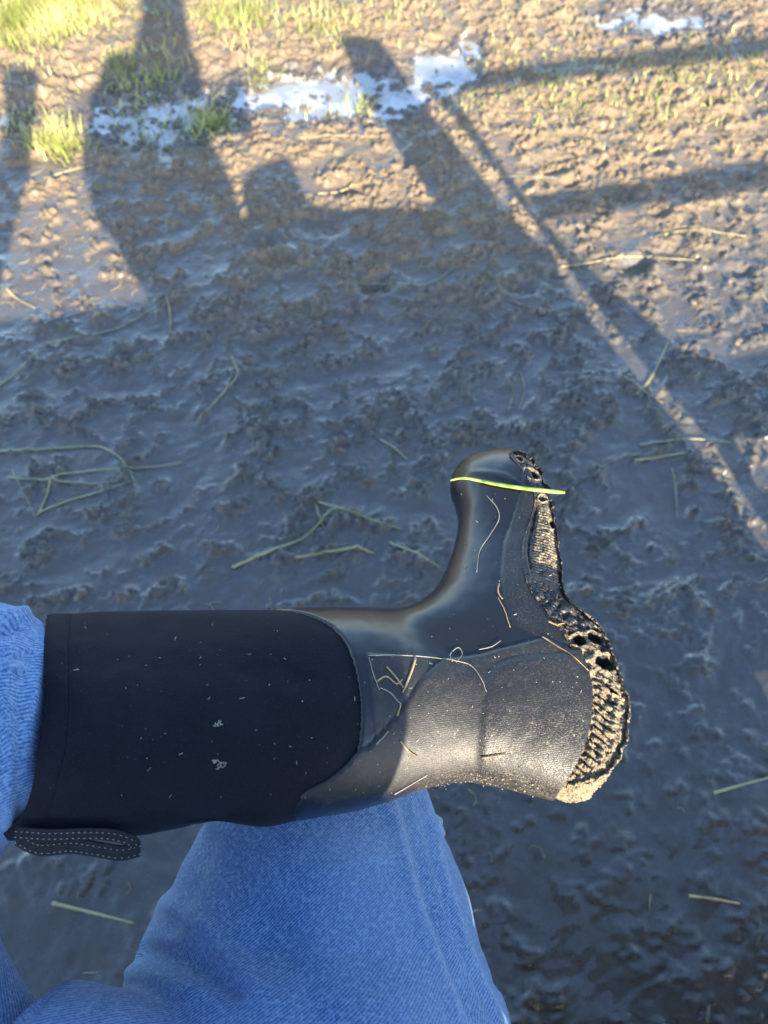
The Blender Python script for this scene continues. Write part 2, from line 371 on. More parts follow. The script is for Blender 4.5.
# tiny litter pressed into the mud
lit = []
for _ in range(2600):
    x = rng.uniform(-1.6, 1.8); y = rng.uniform(-.2, 3.5)
    if rng.random() < .5: y = rng.uniform(1.5, 3.3)
    L = rng.uniform(.006, .10)**1.0*(1 if y > 1 else .5)*rng.choice([.4, .7, 1]); th = rng.normal(.1, .8); k = rng.normal(0, .45)
    P = []
    for s in range(4):
        xx = x+math.cos(th+k*s)*L*s/3; yy = y+math.sin(th+k*s)*L*s/3; P.append([xx, yy, gz(xx, yy)+rng.uniform(-.0008, .0018)])
    lit.append(tube(P, rng.uniform(.0003, .0009), 4))
V_, F_ = join(lit); tag(mesh('straw_litter', V_, F_, STRAW), kind='stuff')
stk = [
 ([(-6, 452), (45, 449), (90, 446), (104, 448), (122, 460), (136, 483)], 1.7, STALK, 'long pale stalk with a hooked end lying left of the crossing stalks'),
 ([(38, 515), (48, 494), (58, 478), (90, 471), (140, 468), (182, 462)], 1.5, STALK, 'bent stalk whose arm runs right under the hooked pale stalk'),
 ([(8, 478), (50, 482), (90, 484), (118, 481)], 1.2, STALK, 'straight thin stalk crossing the bent stalk at far left'),
 ([(40, 512), (70, 500), (100, 492), (134, 481)], 1.5, STALK, 'stalk slanting up to the tip of the hooked pale stalk'),
 ([(12, 470), (24, 492), (36, 518)], .7, STALK, 'hair thin stem slanting down beside the crossing stalks at left'),
 ([(232, 567), (270, 552), (305, 538), (330, 514), (345, 508)], 2.0, STALK, 'thick green stalk rising toward the small tangle above the boot shaft'),
 ([(318, 503), (345, 512), (372, 522), (402, 531)], 1.4, STALK, 'stalk running right out of the small tangle above the boot shaft'),
 ([(316, 506), (320, 520), (326, 532)], 1.0, STALK, 'short upright stalk piece in the small tangle above the boot'),
 ([(296, 559), (330, 553), (358, 550), (374, 553)], 1.7, STALK, 'short pale stalk lying just above the boot shaft'),
 ([(390, 544), (415, 555), (441, 569)], 1.6, STALK, 'pale stalk pointing at the boot instep'),
 ([(-4, 388), (14, 374), (36, 356)], 1.5, STALK, 'green stalk at the left edge below the sunlit mud'),
 ([(45, 345), (90, 335), (130, 322), (165, 300)], 1.2, STALK, 'dim stalk lying along the shadow edge at left'),
 ([(232, 358), (238, 378), (222, 396), (196, 424)], 1.4, STALK, 'kinked pale stalk in the middle of the shaded mud at left'),
 ([(167, 298), (170, 312), (171, 337)], 1.4, STRAW, 'short cream coloured straw standing out below the torso shadow'),
 ([(338, 287), (380, 284), (425, 286), (455, 270)], 1.4, STALK, 'long greenish stalk in the shade under the elbow shadow'),
 ([(44, 178), (62, 172), (96, 164)], 2.2, STRAW, 'thick yellow straw lying in the sun left of the torso shadow'),
 ([(318, 196), (340, 191), (364, 184)], 2.0, STRAW, 'bright straw lying at the top edge of the wide shade'),
 ([(300, 140), (350, 137), (388, 139)], 1.4, STRAW, 'thin bright straw below the big puddle'),
 ([(512, 302), (535, 309), (562, 311)], 1.3, STRAW, 'straw on the shaded side of the sunlit slit'),
 ([(636, 396), (652, 376), (668, 343)], 1.7, STALK, 'upright stalk crossing the lower sunlit slit'),
 ([(618, 376), (640, 392), (662, 404)], 1.3, STALK, 'stalk crossing the foot of the upright stalk'),
 ([(634, 462), (655, 458), (684, 454)], 1.8, STALK, 'short pale stalk right of the boot toe'),
 ([(672, 468), (676, 490), (678, 520)], 1.0, STALK, 'thin upright stem right of the boot toe'),
 ([(560, 268), (600, 262), (640, 258), (700, 262)], 1.5, STRAW, 'long yellow straw in the sunlit mud at right'),
 ([(650, 240), (690, 232), (745, 238)], 1.5, STRAW, 'yellow straw near the right edge of sunlit mud'),
 ([(470, 182), (510, 178), (556, 182)], 1.5, STRAW, 'yellow straw between the two rail shadows'),
 ([(600, 170), (655, 150), (720, 120)], 1.2, STRAW, 'slanting straw above the lower rail shadow'),
 ([(712, 794), (740, 786), (776, 776)], 1.5, STALK, 'pale stalk at the right edge level with the boot heel'),
 ([(688, 896), (712, 899), (737, 904)], 1.2, STRAW, 'short pale straw in the dark mud at lower right'),
 ([(52, 903), (85, 911), (133, 923)], 1.6, STALK, 'pale stalk on the mud in the gap between the legs'),
 ([(506, 376), (513, 392), (508, 411)], .9, STRAW, 'thin pale stem in the shade above the boot toe'),
 ([(520, 372), (524, 390), (518, 412)], .8, STRAW, 'thin stem beside its twin above the boot toe'),
 ([(640, 445), (690, 440), (730, 443)], 1.2, STALK, 'dim green stalk above the short pale stalk at right'),
 ([(0, 282), (14, 296), (34, 306)], 1.2, STRAW, 'straw at the left edge of the sunlit mud'),
 ([(380, 440), (398, 452), (408, 462)], 1.2, STALK, 'small stalk left of the boot toe'),
]
for P, r, mt, lb in stk:
    Q = catmull(P, 8); X = []
    for q in Q:
        g = gp(q[0], q[1]); X.append(g)
    X = np.array(X); z = X[:, 2].copy()
    zs = np.convolve(np.pad(z, 4, mode='edge'), np.ones(9)/9, 'valid'); X[:, 2] = np.maximum(zs, z-.002)+.003
    V_, F_ = tube(X, r*.0019*np.linspace(1.1, .6, len(X)), 6, .6)
    tag(mesh('grass_stalk', V_, F_, mt), lb, 'grass stalk', 'loose stalks lying on the mud')
for (px, py, r, lb) in [(541, 312, 9, 'rounded tan pebble right of the sunlit slit, half way down'), (739, 342, 9, 'pale pebble near the right edge of the sunlit mud'), (693, 303, 7, 'small pale pebble lying in the sunlit mud at right'),
        (595, 306, 6, 'tiny pebble at the edge of the slit shadow'), (655, 285, 7, 'dark pebble in the sunlit mud at right'), (520, 208, 7, 'pale pebble at the top end of the sunlit slit')]:
    p = gp(px, py); bm = bmesh.new(); bmesh.ops.create_icosphere(bm, subdivisions=3, radius=1)
    for v in bm.verts:
        k = 1+.18*noise.noise(v.co*1.4+Vector((px, 0, 0))); v.co = Vector((v.co.x*1.3, v.co.y, v.co.z*.5))*k*r*.0013
    me = bpy.data.meshes.new('pebble'); bm.to_mesh(me); bm.free(); me.materials.append(PEB)
    me.polygons.foreach_set('use_smooth', [True]*len(me.polygons))
    o = link(bpy.data.objects.new('pebble', me)); o.location = (p[0], p[1], p[2]+.003); o.rotation_euler.z = rng.uniform(0, 6)
    tag(o, lb, 'pebble', 'pebbles in the mud')

# ------------------------------------------------------------------ the boot
BT = R(6)
BO = at(430, 700, .50)
ex = np.array([1.0, 0, 0]); ey = np.array([0, math.cos(BT), -math.sin(BT)]); en = np.cross(ex, ey)
def L(px, py, z=0.0):     # pixel -> boot plane coordinates (metres), z above the mid plane
    r = ray(px, py); t = ((BO+en*z-CAM) @ en)/(r @ en); p = CAM+r*t-BO
    return (p @ ex, p @ ey)
def LP(P, z=0.0):
    z = np.broadcast_to(z, len(P)); return np.array([L(p[0], p[1], q) for p, q in zip(P, z)])
def shz(P):                                   # height of the leg tube above the mid plane
    y = (np.asarray(P, float)[:, 1]-722)/108; return .060*np.sqrt(np.clip(1-y*y, 0, 1))
top = [(-70, 615), (62, 612), (165, 610), (260, 609), (330, 608), (385, 608), (412, 603), (432, 589), (445, 566), (454, 540), (458, 515), (455, 496), (450, 480), (456, 463), (472, 454), (493, 450), (515, 452)]
ext = [(545, 452), (585, 480), (605, 530), (615, 580), (632, 625), (668, 680), (672, 750), (640, 800), (600, 806)]
bot = [(560, 798), (530, 790), (500, 783), (462, 778), (425, 785), (400, 794), (360, 802), (315, 810), (290, 815), (262, 821), (235, 818), (205, 816), (165, 822), (120, 829), (40, 832), (-70, 838)]
top = [(x, y+(8 if x < 380 else 7)) for x, y in top]; ext = [(542, 461), (598, 480), (632, 525), (630, 580), (640, 625), (668, 680), (672, 750), (640, 800), (600, 806)]; bot = [(x, y+(5 if x < 390 else 1)) for x, y in bot]
out_px = np.vstack([catmull(top, 6)[:-1], catmull([top[-1]]+ext+[bot[0]], 6)[:-1], catmull(bot, 6)])
welt_px = catmull([(514, 440), (516, 456), (530, 478), (536, 498), (532, 520), (527, 545), (528, 568), (535, 590), (549, 610), (570, 640), (586, 670), (592, 700), (589, 735), (577, 765), (564, 786), (556, 810)], 6)
open_px = np.array([(56, 590), (50, 620), (44, 680), (33, 740), (16, 800), (4, 836), (0, 856)], float)
seam_px = catmull([(150, 596), (165, 610), (230, 612), (290, 620), (328, 634), (348, 655), (357, 685), (358, 715), (352, 742), (330, 762), (302, 778), (288, 795), (283, 815), (282, 830)], 5)
outL = resample(LP(out_px), .0022); 
def pt_grid(step):
    x0, y0 = outL.min(0); x1, y1 = outL.max(0)
    xs = np.arange(x0, x1, step); ys = np.arange(y0, y1, step*.866); A, B = np.meshgrid(xs, ys); A = A+(np.arange(len(ys)) % 2)[:, None]*step/2
    return np.stack([A.ravel(), B.ravel()], 1)
P1 = pt_grid(.0017); P1 = P1[P1[:, 0] > L(290, 700)[0]]; P2 = pt_grid(.003); P2 = P2[P2[:, 0] <= L(290, 700)[0]]
GP = np.vstack([P1, P2]); sd = sdist(GP, outL); GP = GP[sd > .0026]
# rings that follow the outline
tn = np.roll(outL, -1, 0)-np.roll(outL, 1, 0); tn /= np.linalg.norm(tn, axis=1)[:, None]; nn_ = np.stack([-tn[:, 1], tn[:, 0]], 1)
tst = inside(outL+nn_*.001, outL)
if tst.mean() < .5: nn_ = -nn_
rings = [outL+nn_*d for d in (.0003, .0010, .0021)]
rings = [r[(sdist(r, outL) > d*.8)] for r, d in zip(rings, (.0003, .001, .0021))]
band_px = np.array([(x+25, y) for x, y in open_px])
open_d = catmull(open_px, 6); band_d = catmull(band_px, 6)
cutW = resample(LP(welt_px, .036), .0016); cutO = resample(LP(open_d, shz(open_d)), .0022); cutS = resample(LP(seam_px, shz(seam_px)), .0018)
cutB = resample(LP(band_d, shz(band_d)), .0022)
cuts = [c[sdist(c, outL) > .0004] for c in (cutW, cutO, cutS, cutB)]
allc = np.vstack(cuts); 
keep = np.ones(len(GP), bool)
for c in cuts:
    for i in range(0, len(c), 1):
        keep &= ((GP[:, 0]-c[i, 0])**2+(GP[:, 1]-c[i, 1])**2) > .0008**2
GP = GP[keep]
pts = np.vstack([outL]+cuts+rings+[GP]); edges = [(i, (i+1) % len(outL)) for i in range(len(outL))]; o_ = len(outL)
for c in cuts:
    edges += [(o_+i, o_+i+1) for i in range(len(c)-1)]; o_ += len(c)
vs, es, fs, _, _, _ = delaunay_2d_cdt([Vector(p) for p in pts], edges, [], 0, 1e-6)
VX = np.array([[v.x, v.y] for v in vs]); T = np.array([f[:] for f in fs if len(f) == 3])
cen = VX[T].mean(1); T = T[inside(cen, outL)]
# Poisson inflation on the triangulation
def cotl(VX, T):
    I, J, W = [], [], []
    area = np.zeros(len(VX))
    for k in range(3):
        a, b, c = T[:, k], T[:, (k+1) % 3], T[:, (k+2) % 3]
        u = VX[b]-VX[a]; v = VX[c]-VX[a]; cr = u[:, 0]*v[:, 1]-u[:, 1]*v[:, 0]
        w = .5*(u*v).sum(1)/np.maximum(np.abs(cr), 1e-12); w = np.clip(w, 0.0, 20)
        I.append(b); J.append(c); W.append(w); np.add.at(area, a, np.abs(cr)/6)
    return np.concatenate(I), np.concatenate(J), np.concatenate(W), area
I_, J_, W_, AR = cotl(VX, T); nV = len(VX)
dB = dist_poly(VX, outL, True); bnd = dB < 1e-5; free = ~bnd
diag = np.bincount(I_, W_, nV)+np.bincount(J_, W_, nV)+1e-12
def Lap(u): return diag*u-np.bincount(I_, W_*u[J_], nV)-np.bincount(J_, W_*u[I_], nV)
x = np.zeros(nV); r = AR*free; Mi = 1/diag; z = Mi*r; p = z.copy(); rz = r@z
for itn in range(1500):
    Ap = Lap(p*free)*free; al = rz/(p@Ap); x += al*p; r -= al*Ap
    if np.linalg.norm(r) < 1e-9: break
    z = Mi*r; rn = r@z; p = z+rn/rz*p; rz = rn
U = np.sqrt(np.maximum(2*x, 0))                                # ellipse-like half thickness, metres
# back to pixels for feature placement
PXW = BO+VX[:, :1]*ex+VX[:, 1:]*ey-CAM; dp = PXW@FW
PX = np.stack([384+F*(PXW@RT)/dp, 512-F*(PXW@UP)/dp], 1)
ratio = .80-.28*sst(330, 480, PX[:, 0])+.30*sst(560, 470, PX[:, 1])*sst(430, 470, PX[:, 0])
HZ = ratio*U
PXW = PXW+HZ[:, None]*en; dp = PXW@FW
PX0 = PX; PX = np.stack([384+F*(PXW@RT)/dp, 512-F*(PXW@UP)/dp], 1)
# flatten the foot sides a little
fox_px = [(303, 776), (330, 764), (368, 749), (392, 722), (410, 697), (425, 675), (442, 661), (480, 655), (520, 647), (545, 640), (570, 650), (640, 660), (700, 740), (640, 830), (548, 802), (500, 786), (460, 781), (410, 790), (330, 806), (298, 798)]
tri_px = [(367, 655), (430, 660), (424, 676), (395, 716), (376, 740)]
heel_px = catmull([(477, 790), (481, 735), (484, 703), (490, 678), (504, 665), (530, 659), (566, 656), (640, 640), (690, 740), (640, 810), (540, 800), (477, 790)], 4)
toe_px = [(521, 488), (512, 518), (503, 545), (500, 575), (503, 600), (512, 626), (545, 640), (620, 660), (620, 440), (540, 420), (524, 470)]
lab_px = catmull([(305, 777), (322, 768), (345, 764), (350, 772), (346, 784), (330, 790), (308, 788), (303, 782)], 3)
def poly_sd(P): return sdist(PX, np.array(P, float))
sF, sT, sH, sTo = poly_sd(fox_px), poly_sd(tri_px), poly_sd(heel_px), poly_sd(toe_px)
off = .0016*sst(-1.2, 1.6, sF)+.0005*sst(-1, 1, sT)+.0020*sst(-4.0, 5.0, sH)+.0009*sst(-1.2, 1.4, sTo)
off -= .0013*np.exp(-(dist_poly(PX, [(368, 749), (392, 722), (410, 697), (425, 675), (442, 661)])/1.6)**2)
off -= .0009*np.exp(-(dist_poly(PX, [(521, 488), (512, 518), (503, 545), (500, 575), (503, 600), (512, 626)])/1.3)**2)
off += .0010*np.exp(-(dist_poly(PX, catmull([(452, 492), (462, 478), (480, 474), (505, 478), (524, 490)], 5))/3)**2)
off += .0012*np.exp(-(dist_poly(PX, catmull([(508, 452), (524, 470), (533, 490), (531, 512)], 5))/2.2)**2)
# flex creases over the instep and the soft hollow behind the ankle
off -= .004*np.exp(-(dist_poly(PX, catmull([(405, 612), (430, 640), (470, 650)], 5))/22)**2)
off += .0008*fbm(PX[:, 0]/40, PX[:, 1]/40, 3, 77)
creas = catmull([(55, 836), (110, 828), (150, 821), (190, 808), (215, 798), (240, 795), (262, 801), (285, 808)], 5)
neo_off = .0022*np.exp(-(dist_poly(PX, creas)/5)**2)-.007*np.exp(-((dist_poly(PX, catmull([(190, 822), (215, 814), (240, 810), (265, 816)], 4)))/9)**2)
neo_off += .0034*fbm(PX[:, 0]/95, PX[:, 1]/55, 3, 31)
cT = PX[T].mean(1); cV = VX[T].mean(1)
def side(c, right=True):
    e = 2.0 if right else -2.0; return inside(cV, np.vstack([c, [(c[-1, 0], -2), (e, -2), (e, 2), (c[0, 0], 2)]]))
in_shaft = side(cutO); right_of_seam = side(cutS); left_of_welt = side(cutW, False); in_band0 = side(cutB, False)
dseam = dist_poly(VX, cutS)/.00068
def boot_part(name, sel, zoff, parent, mat, attrs=None, inv=None, close=None):
    t = T[sel]; used = np.unique(t); mp = -np.ones(nV, int); mp[used] = np.arange(len(used))
    z = np.maximum(HZ[used], 0)+np.where(bnd[used], 0, zoff[used]*sst(0, .006, HZ[used])); xy = VX[used]
    b = bnd[used]; nf = len(used); bk = np.arange(nf)+nf; bk[b] = np.arange(nf)[b]
    V = np.vstack([np.c_[xy, z], np.c_[xy, -z]]); tf = mp[t]; a = tf
    cr = (xy[a[:, 1], 0]-xy[a[:, 0], 0])*(xy[a[:, 2], 1]-xy[a[:, 0], 1])-(xy[a[:, 1], 1]-xy[a[:, 0], 1])*(xy[a[:, 2], 0]-xy[a[:, 0], 0])
    a = np.where((cr < 0)[:, None], a[:, ::-1], a); Fb = bk[a][:, ::-1]
    at_ = {k: np.r_[v[used], v[used]] for k, v in (attrs or {}).items()}
    uv = np.vstack([PX[used]/100]*2)
    # drop unused duplicates
    extra = []
    if close is not None:
        from collections import Counter
        cnt = Counter(); E = {}
        for q in a:
            for k in range(3):
                e = (int(q[k]), int(q[(k+1) % 3])); key = (min(e), max(e)); cnt[key] += 1; E[key] = e
        dc = dist_poly(xy, close) < .0006
        for key, c_ in cnt.items():
            i, j = E[key]
            if c_ == 1 and dc[i] and dc[j]:
                bi, bj = int(bk[i]), int(bk[j])
                if bi != i: extra.append([j, i, bi])
                if bj != j: extra.append([j, bi, bj])
    if extra: Fb = np.vstack([Fb, np.array(extra)])
    Fa = np.vstack([a, Fb]); u2 = np.unique(Fa); m2 = -np.ones(2*nf, int); m2[u2] = np.arange(len(u2))
    at_ = {k: v[u2] for k, v in at_.items()}
    return mesh(name, V[u2], m2[Fa], mat, parent, True, uv[u2], at_)
MB = Matrix(((ex[0], ey[0], en[0], BO[0]), (ex[1], ey[1], en[1], BO[1]), (ex[2], ey[2], en[2], BO[2]), (0, 0, 0, 1)))
# person root -------------------------------------------------------
person = None
lipS = -.0022+.0040*sst(0, 3.2, dseam)                        # the rubber edge rolls down into the neoprene
dust_tone = sst(700, 800, PX[:, 1]+.25*(PX[:, 0]-520))*sst(380, 520, PX[:, 0])*.9+.35*sst(0, 8, sF)*sst(370, 440, PX[:, 0])+.35*sst(0, 6, sTo)
dust_tone *= .65; dust_tone += .40*np.exp(-(dist_poly(PX, catmull([(420, 790), (462, 782), (500, 787), (545, 795), (585, 780)], 5))/11)**2)+.35*np.exp(-((PX[:, 0]-585)**2/30**2+(PX[:, 1]-740)**2/35**2))  # adds dust along the lower edge and a round paler heel patch
dust_tone = np.clip(dust_tone, 0, 1)
fox = np.clip(sst(-1, 1, sF)+sst(-1, 1, sT)+.35*sst(-1, 1, sTo), 0, 1)
boot = boot_part('rubber_boot', right_of_seam & left_of_welt, off+lipS, None, RUB, {'foxing': fox, 'dust_tone': dust_tone, 'panel': np.clip(sst(-2, 4, sH), 0, 1)}, close=cutW)
boot.matrix_world = MB
neo_off = np.where(dseam < 60, neo_off*sst(6, 50, dseam), neo_off)-.0006*sst(14, 0, dseam)
shaft_sel = in_shaft & (~right_of_seam | (dist_poly(cV, cutS) < .006)) & (cT[:, 0] < 380)
shaft = boot_part('neoprene_shaft', shaft_sel, neo_off, boot, NEO)
in_band = in_shaft & in_band0
dband = np.minimum(dist_poly(VX, cutB), dist_poly(VX, cutO))/.00068
binding = boot_part('top_binding', in_band, neo_off+.0004+.0016*sst(0, 4, dband)-.0008*np.exp(-((dist_poly(VX, cutB)/.00068-6)/1.2)**2), boot, NEO)
# inner lining so that the opening is not paper thin
seamline = []
for sgn in (1,):
    P = [(x+31, y) for x, y in open_px[1:6]]
# outsole ------------------------------------------------------------
def zsurf(P, k=8):
    out = []
    for q in P:
        d = ((VX-q)**2).sum(1); j = np.argpartition(d, k)[:k]; w = 1/(d[j]+1e-8); out.append((HZ[j]*w).sum()/w.sum())
    return np.array(out)
wl = catmull([(507, 453), (524, 470), (536, 496), (533, 520), (527, 545), (528, 568), (535, 590), (549, 610), (570, 640), (586, 670), (592, 700), (589, 733), (577, 757), (558, 772), (540, 777)], 12)
ol = catmull([(507, 447), (534, 459), (549, 492), (557, 525), (563, 562), (569, 598), (597, 620), (613, 648), (623, 678), (631, 705), (627, 742), (612, 769), (588, 781), (562, 784), (541, 783)], 12)
n_s = 860
def even(P, n):
    d = np.r_[0, np.cumsum(np.linalg.norm(np.diff(P, axis=0), axis=1))]; t = np.linspace(0, d[-1], n); return np.stack([np.interp(t, d, P[:, k]) for k in range(2)], 1)
# keep both lines in step: resample by the same parameter
t0 = np.linspace(0, len(wl)-1, n_s); wlp = np.stack([np.interp(t0, np.arange(len(wl)), wl[:, k]) for k in range(2)], 1); olp = np.stack([np.interp(t0, np.arange(len(ol)), ol[:, k]) for k in range(2)], 1)
A_ = LP(wlp, .036); B_ = LP(olp, .036); zs = zsurf(A_[::12]); zs = np.interp(np.arange(n_s), np.arange(0, n_s, 12), zs)
zs = np.convolve(np.pad(zs, 30, mode='edge'), np.ones(61)/61, 'valid')+.0035; print('zs', zs.min(), zs.max(), zs.mean()); A_ = LP(wlp, zs); B_ = LP(olp, zs)
sl = np.r_[0, np.cumsum(np.linalg.norm(np.diff(B_, axis=0), axis=1))]          # length along the outer line, metres
endf = np.minimum(sst(-.010, .006, sl), sst(0, .012, sl[-1]-sl)); zs = zs*(.35+.65*endf)
prof = []                                                       # (q across 0 welt..1 outer, side w -1..1)
for q in np.linspace(-.12, 1, 44): prof.append((q, 1.0, 'f'))
for w in np.linspace(1, -1, 74)[1:-1]: prof.append((1.0, w, 'b'))
for q in np.linspace(1, -.12, 20): prof.append((q, -1.0, 'r'))
m_ = len(prof); SV = []; mud_shade_v = []
CUPS = [(580, 640, 7, 5, .2, .008), (596, 637, 7, 6, .2, .009), (607, 661, 10, 7, .25, .010), (519, 459, 3.5, 2, .5, .003), (532, 474, 7, 4, .4, .006), (543, 498, 4, 3, 0, .003), (553, 522, 3, 4, 0, .004), (612, 690, 7, 2.2, .5, .003), (611, 700, 8, 2.0, .6, .003)]
yy = olp[:, 1]
for i in range(n_s):
    s = sl[i]; a = A_[i]; b = B_[i]; d = b-a; dn = d/(np.linalg.norm(d)+1e-9); Y = yy[i]
    heel = sst(596, 625, Y); arch = sst(498, 515, Y)*(1-sst(592, 606, Y)); toe = 1-sst(498, 515, Y)
    for (q, w, k) in prof:
        zz = zs[i]*w; ip = np.array(a+d*q); dz = 0.0; dq = 0.0
        # chamfer towards the outer edge
        if k == 'f':
            dz -= .0065*max(0, q-.55)**1.5/.3*(1 if heel > .5 else .8)
            PP = wlp[i]*(1-q)+olp[i]*q; X_, Y_ = PP
            g = .5+.5*math.sin(2*math.pi*((Y_-.62*(X_-590))/8.2+.35*noise.noise(Vector((X_*.05, Y_*.05, 1)))))
            hk = heel*sst(668, 690, Y_)*sst(.04, .16, q)*(1-sst(.50, .74, q))
            dz -= .0036*hk*sst(.35, .9, g)
            ph2 = (Y_-.22*X_)/2.7; dz -= .0007*arch*(.5+.5*math.sin(2*math.pi*ph2))*sst(.1, .2, q)
            dz -= .0030*arch*math.exp(-((q-.02)/.10)**2)
            for (cx, cy, rx, ry, ro, dep) in CUPS:
                a_ = (X_-cx)*math.cos(ro)+(Y_-cy)*math.sin(ro); b_ = -(X_-cx)*math.sin(ro)+(Y_-cy)*math.cos(ro)
                e = (a_/rx)**2+(b_/ry)**2
                if e < 4: dz += -dep*math.exp(-e**2*1.1)+.0012*math.exp(-((e-1.9)/.7)**2)
            dz += (.0011+.0016*heel)*noise.noise(Vector((X_*.16, Y_*.16, 1)))+(.0007+.0010*heel)*noise.noise(Vector((X_*.5, Y_*.5, 5)))
        if k == 'b':
            lug = math.sin(2*math.pi*(s*1000/15+.25*math.sin(w*4)+1.2*noise.noise(Vector((s*30, 0, 7))))); ch = math.sin(w*14)
            dep = (.0030-.0018*heel)*sst(-.1, .25, lug)*(1-arch*.8)*endf[i]; dq += dep*(.75+.25*ch)-.001
            dq += .0014*noise.noise(Vector((s*300, w*9, 3)))+heel*(.0018*noise.noise(Vector((s*500, w*16, 8)))+.0010*noise.noise(Vector((s*1100, w*40, 9))))*endf[i]
        if q >= .93 and k == 'f':
            lug = math.sin(2*math.pi*(s*1000/15+.25*math.sin(4)+1.2*noise.noise(Vector((s*30, 0, 7))))); dq += (.0020-.0012*heel)*sst(-.1, .25, lug)*(1-arch*.8)*endf[i]*(q-.93)/.07+.0012*noise.noise(Vector((s*300, 0, 3)))
        ip = ip+dn*dq
        SV.append([ip[0], ip[1], zz+(dz if k == 'f' else 0)])
        mud_shade = .20+.62*heel*sst(640, 720, Y)+.45*arch*(1-sst(572, 580, Y+14*(q-.45)))*sst(.10, .25, q)+.12*toe
        if arch > .5 and Y > 578-14*(q-.45) and q > .45: mud_shade = .06  # cast shadow painted on the lower arch by taking the mud away
        if k == 'f' and heel > .2: mud_shade += .22*(q-.3)+.22*sst(0, 1, -dz/.004)*(-.6)+.1
        if k == 'f':
            for (cx, cy, rx, ry, ro, dep) in CUPS:
                a_ = (X_-cx)*math.cos(ro)+(Y_-cy)*math.sin(ro); b_ = -(X_-cx)*math.sin(ro)+(Y_-cy)*math.cos(ro); e = (a_/rx)**2+(b_/ry)**2
                if e < 1.0: mud_shade -= .6  # cup hollows darker, their rims paler
                elif e < 2.4: mud_shade += .3
        if k == 'b': mud_shade = .45+.3*heel
        mud_shade_v.append(mud_shade)
SF = []
for i in range(n_s-1):
    for k in range(m_-1): SF.append([i*m_+k, (i+1)*m_+k, (i+1)*m_+k+1, i*m_+k+1])
SF.append([k for k in range(m_)]); SF.append([(n_s-1)*m_+k for k in range(m_)][::-1])
outsole = mesh('outsole', SV, SF, SOLE, boot, True, None, {'mud': mud_shade_v})
# mud crust along the bottom edge of the heel
cr = []
Q = resample(LP(catmull([(418, 789), (440, 784), (462, 779), (500, 783), (540, 790), (575, 790), (600, 784)], 6)), .0012)
for i in range(len(Q)):
    for _ in range(3):
        s_ = rng.uniform(.0002, .0009)*(.35+.9*i/len(Q)); c = np.array([Q[i, 0], Q[i, 1]+rng.normal(-.0004, .0008), rng.normal(0.002, .006)])
        bm = bmesh.new(); bmesh.ops.create_icosphere(bm, subdivisions=1, radius=s_)
        cr.append(([np.array(v.co)*rng.uniform(.7, 1.4)+c for v in bm.verts], [[v.index for v in f.verts] for f in bm.faces])); bm.free()
V_, F_ = join(cr); mesh('mud_crust', V_, F_, mat_simple('dried_mud', (.36, .29, .18), .95, (.22, .17, .10), 300, .8), boot, False)
# pull strap with stitching at the back of the opening
def strap(path_px, d0, w, mat_i=0):
    P = catmull(path_px, 8); return P
def ribbon(ctr, wid, thick, nrm):
    ctr = np.asarray(ctr, float); T_ = np.gradient(ctr, axis=0); T_ /= np.linalg.norm(T_, axis=1)[:, None]; V = []; m = len(ctr)
    wid = np.broadcast_to(wid, m)
    for i in range(m):
        nr = np.array(nrm[i] if np.ndim(nrm) == 2 else nrm, float); s = np.cross(T_[i], nr); s /= np.linalg.norm(s); nr = np.cross(s, T_[i])
        for a, b in ((-1, -1), (1, -1), (1, 1), (-1, 1)): V.append(ctr[i]+s*a*wid[i]/2+nr*b*thick/2)
    Fc = [[i*4+k, i*4+(k+1) % 4, (i+1)*4+(k+1) % 4, (i+1)*4+k] for i in range(m-1) for k in range(4)]+[[0, 3, 2, 1], [(m-1)*4+k for k in range(4)]]
    return V, Fc
def Lz(px, py, z): a = L(px, py, z); return np.array([a[0], a[1], z])
s1 = catmull([Lz(16, 833, .019), Lz(50, 835, .019), Lz(85, 834, .018), Lz(112, 835, .016), Lz(130, 840, .012), Lz(136, 846, .008)], 8)
s2 = catmull([Lz(18, 838, .014), Lz(40, 848, .013), Lz(70, 846, .013), Lz(95, 849, .013), Lz(120, 853, .010), Lz(140, 849, .004)], 8)
nz = [(0, -.75, .66)]*200
V_, F_ = join([ribbon(s1, .0065, .0018, (0, -.45, .89)), ribbon(s2, .0085, .0018, (0, -.55, .83))])
strap_o = mesh('pull_strap', V_, F_, WEB, boot, False)
st = []
for P, sd_, nr in ((s1, -.0012, (0, -.45, .89)), (s1, .0020, (0, -.45, .89)), (s2, -.0022, (0, -.55, .83)), (s2, .0024, (0, -.55, .83))):
    Q = resample(P, .0011); T_ = np.gradient(Q, axis=0); T_ /= np.linalg.norm(T_, axis=1)[:, None]
    for i in range(0, len(Q)-1, 3):
        s = np.cross(T_[i], nr); s /= np.linalg.norm(s); n2 = np.cross(s, T_[i]); a = Q[i]+s*sd_+n2*.0013; b = Q[i+1]+s*sd_+n2*.0013
        st.append(tube([a, (a+b)/2+n2*.0002, b], .00026, 5))
V_, F_ = join(st); mesh('strap_stitching', V_, F_, STITCH, boot)

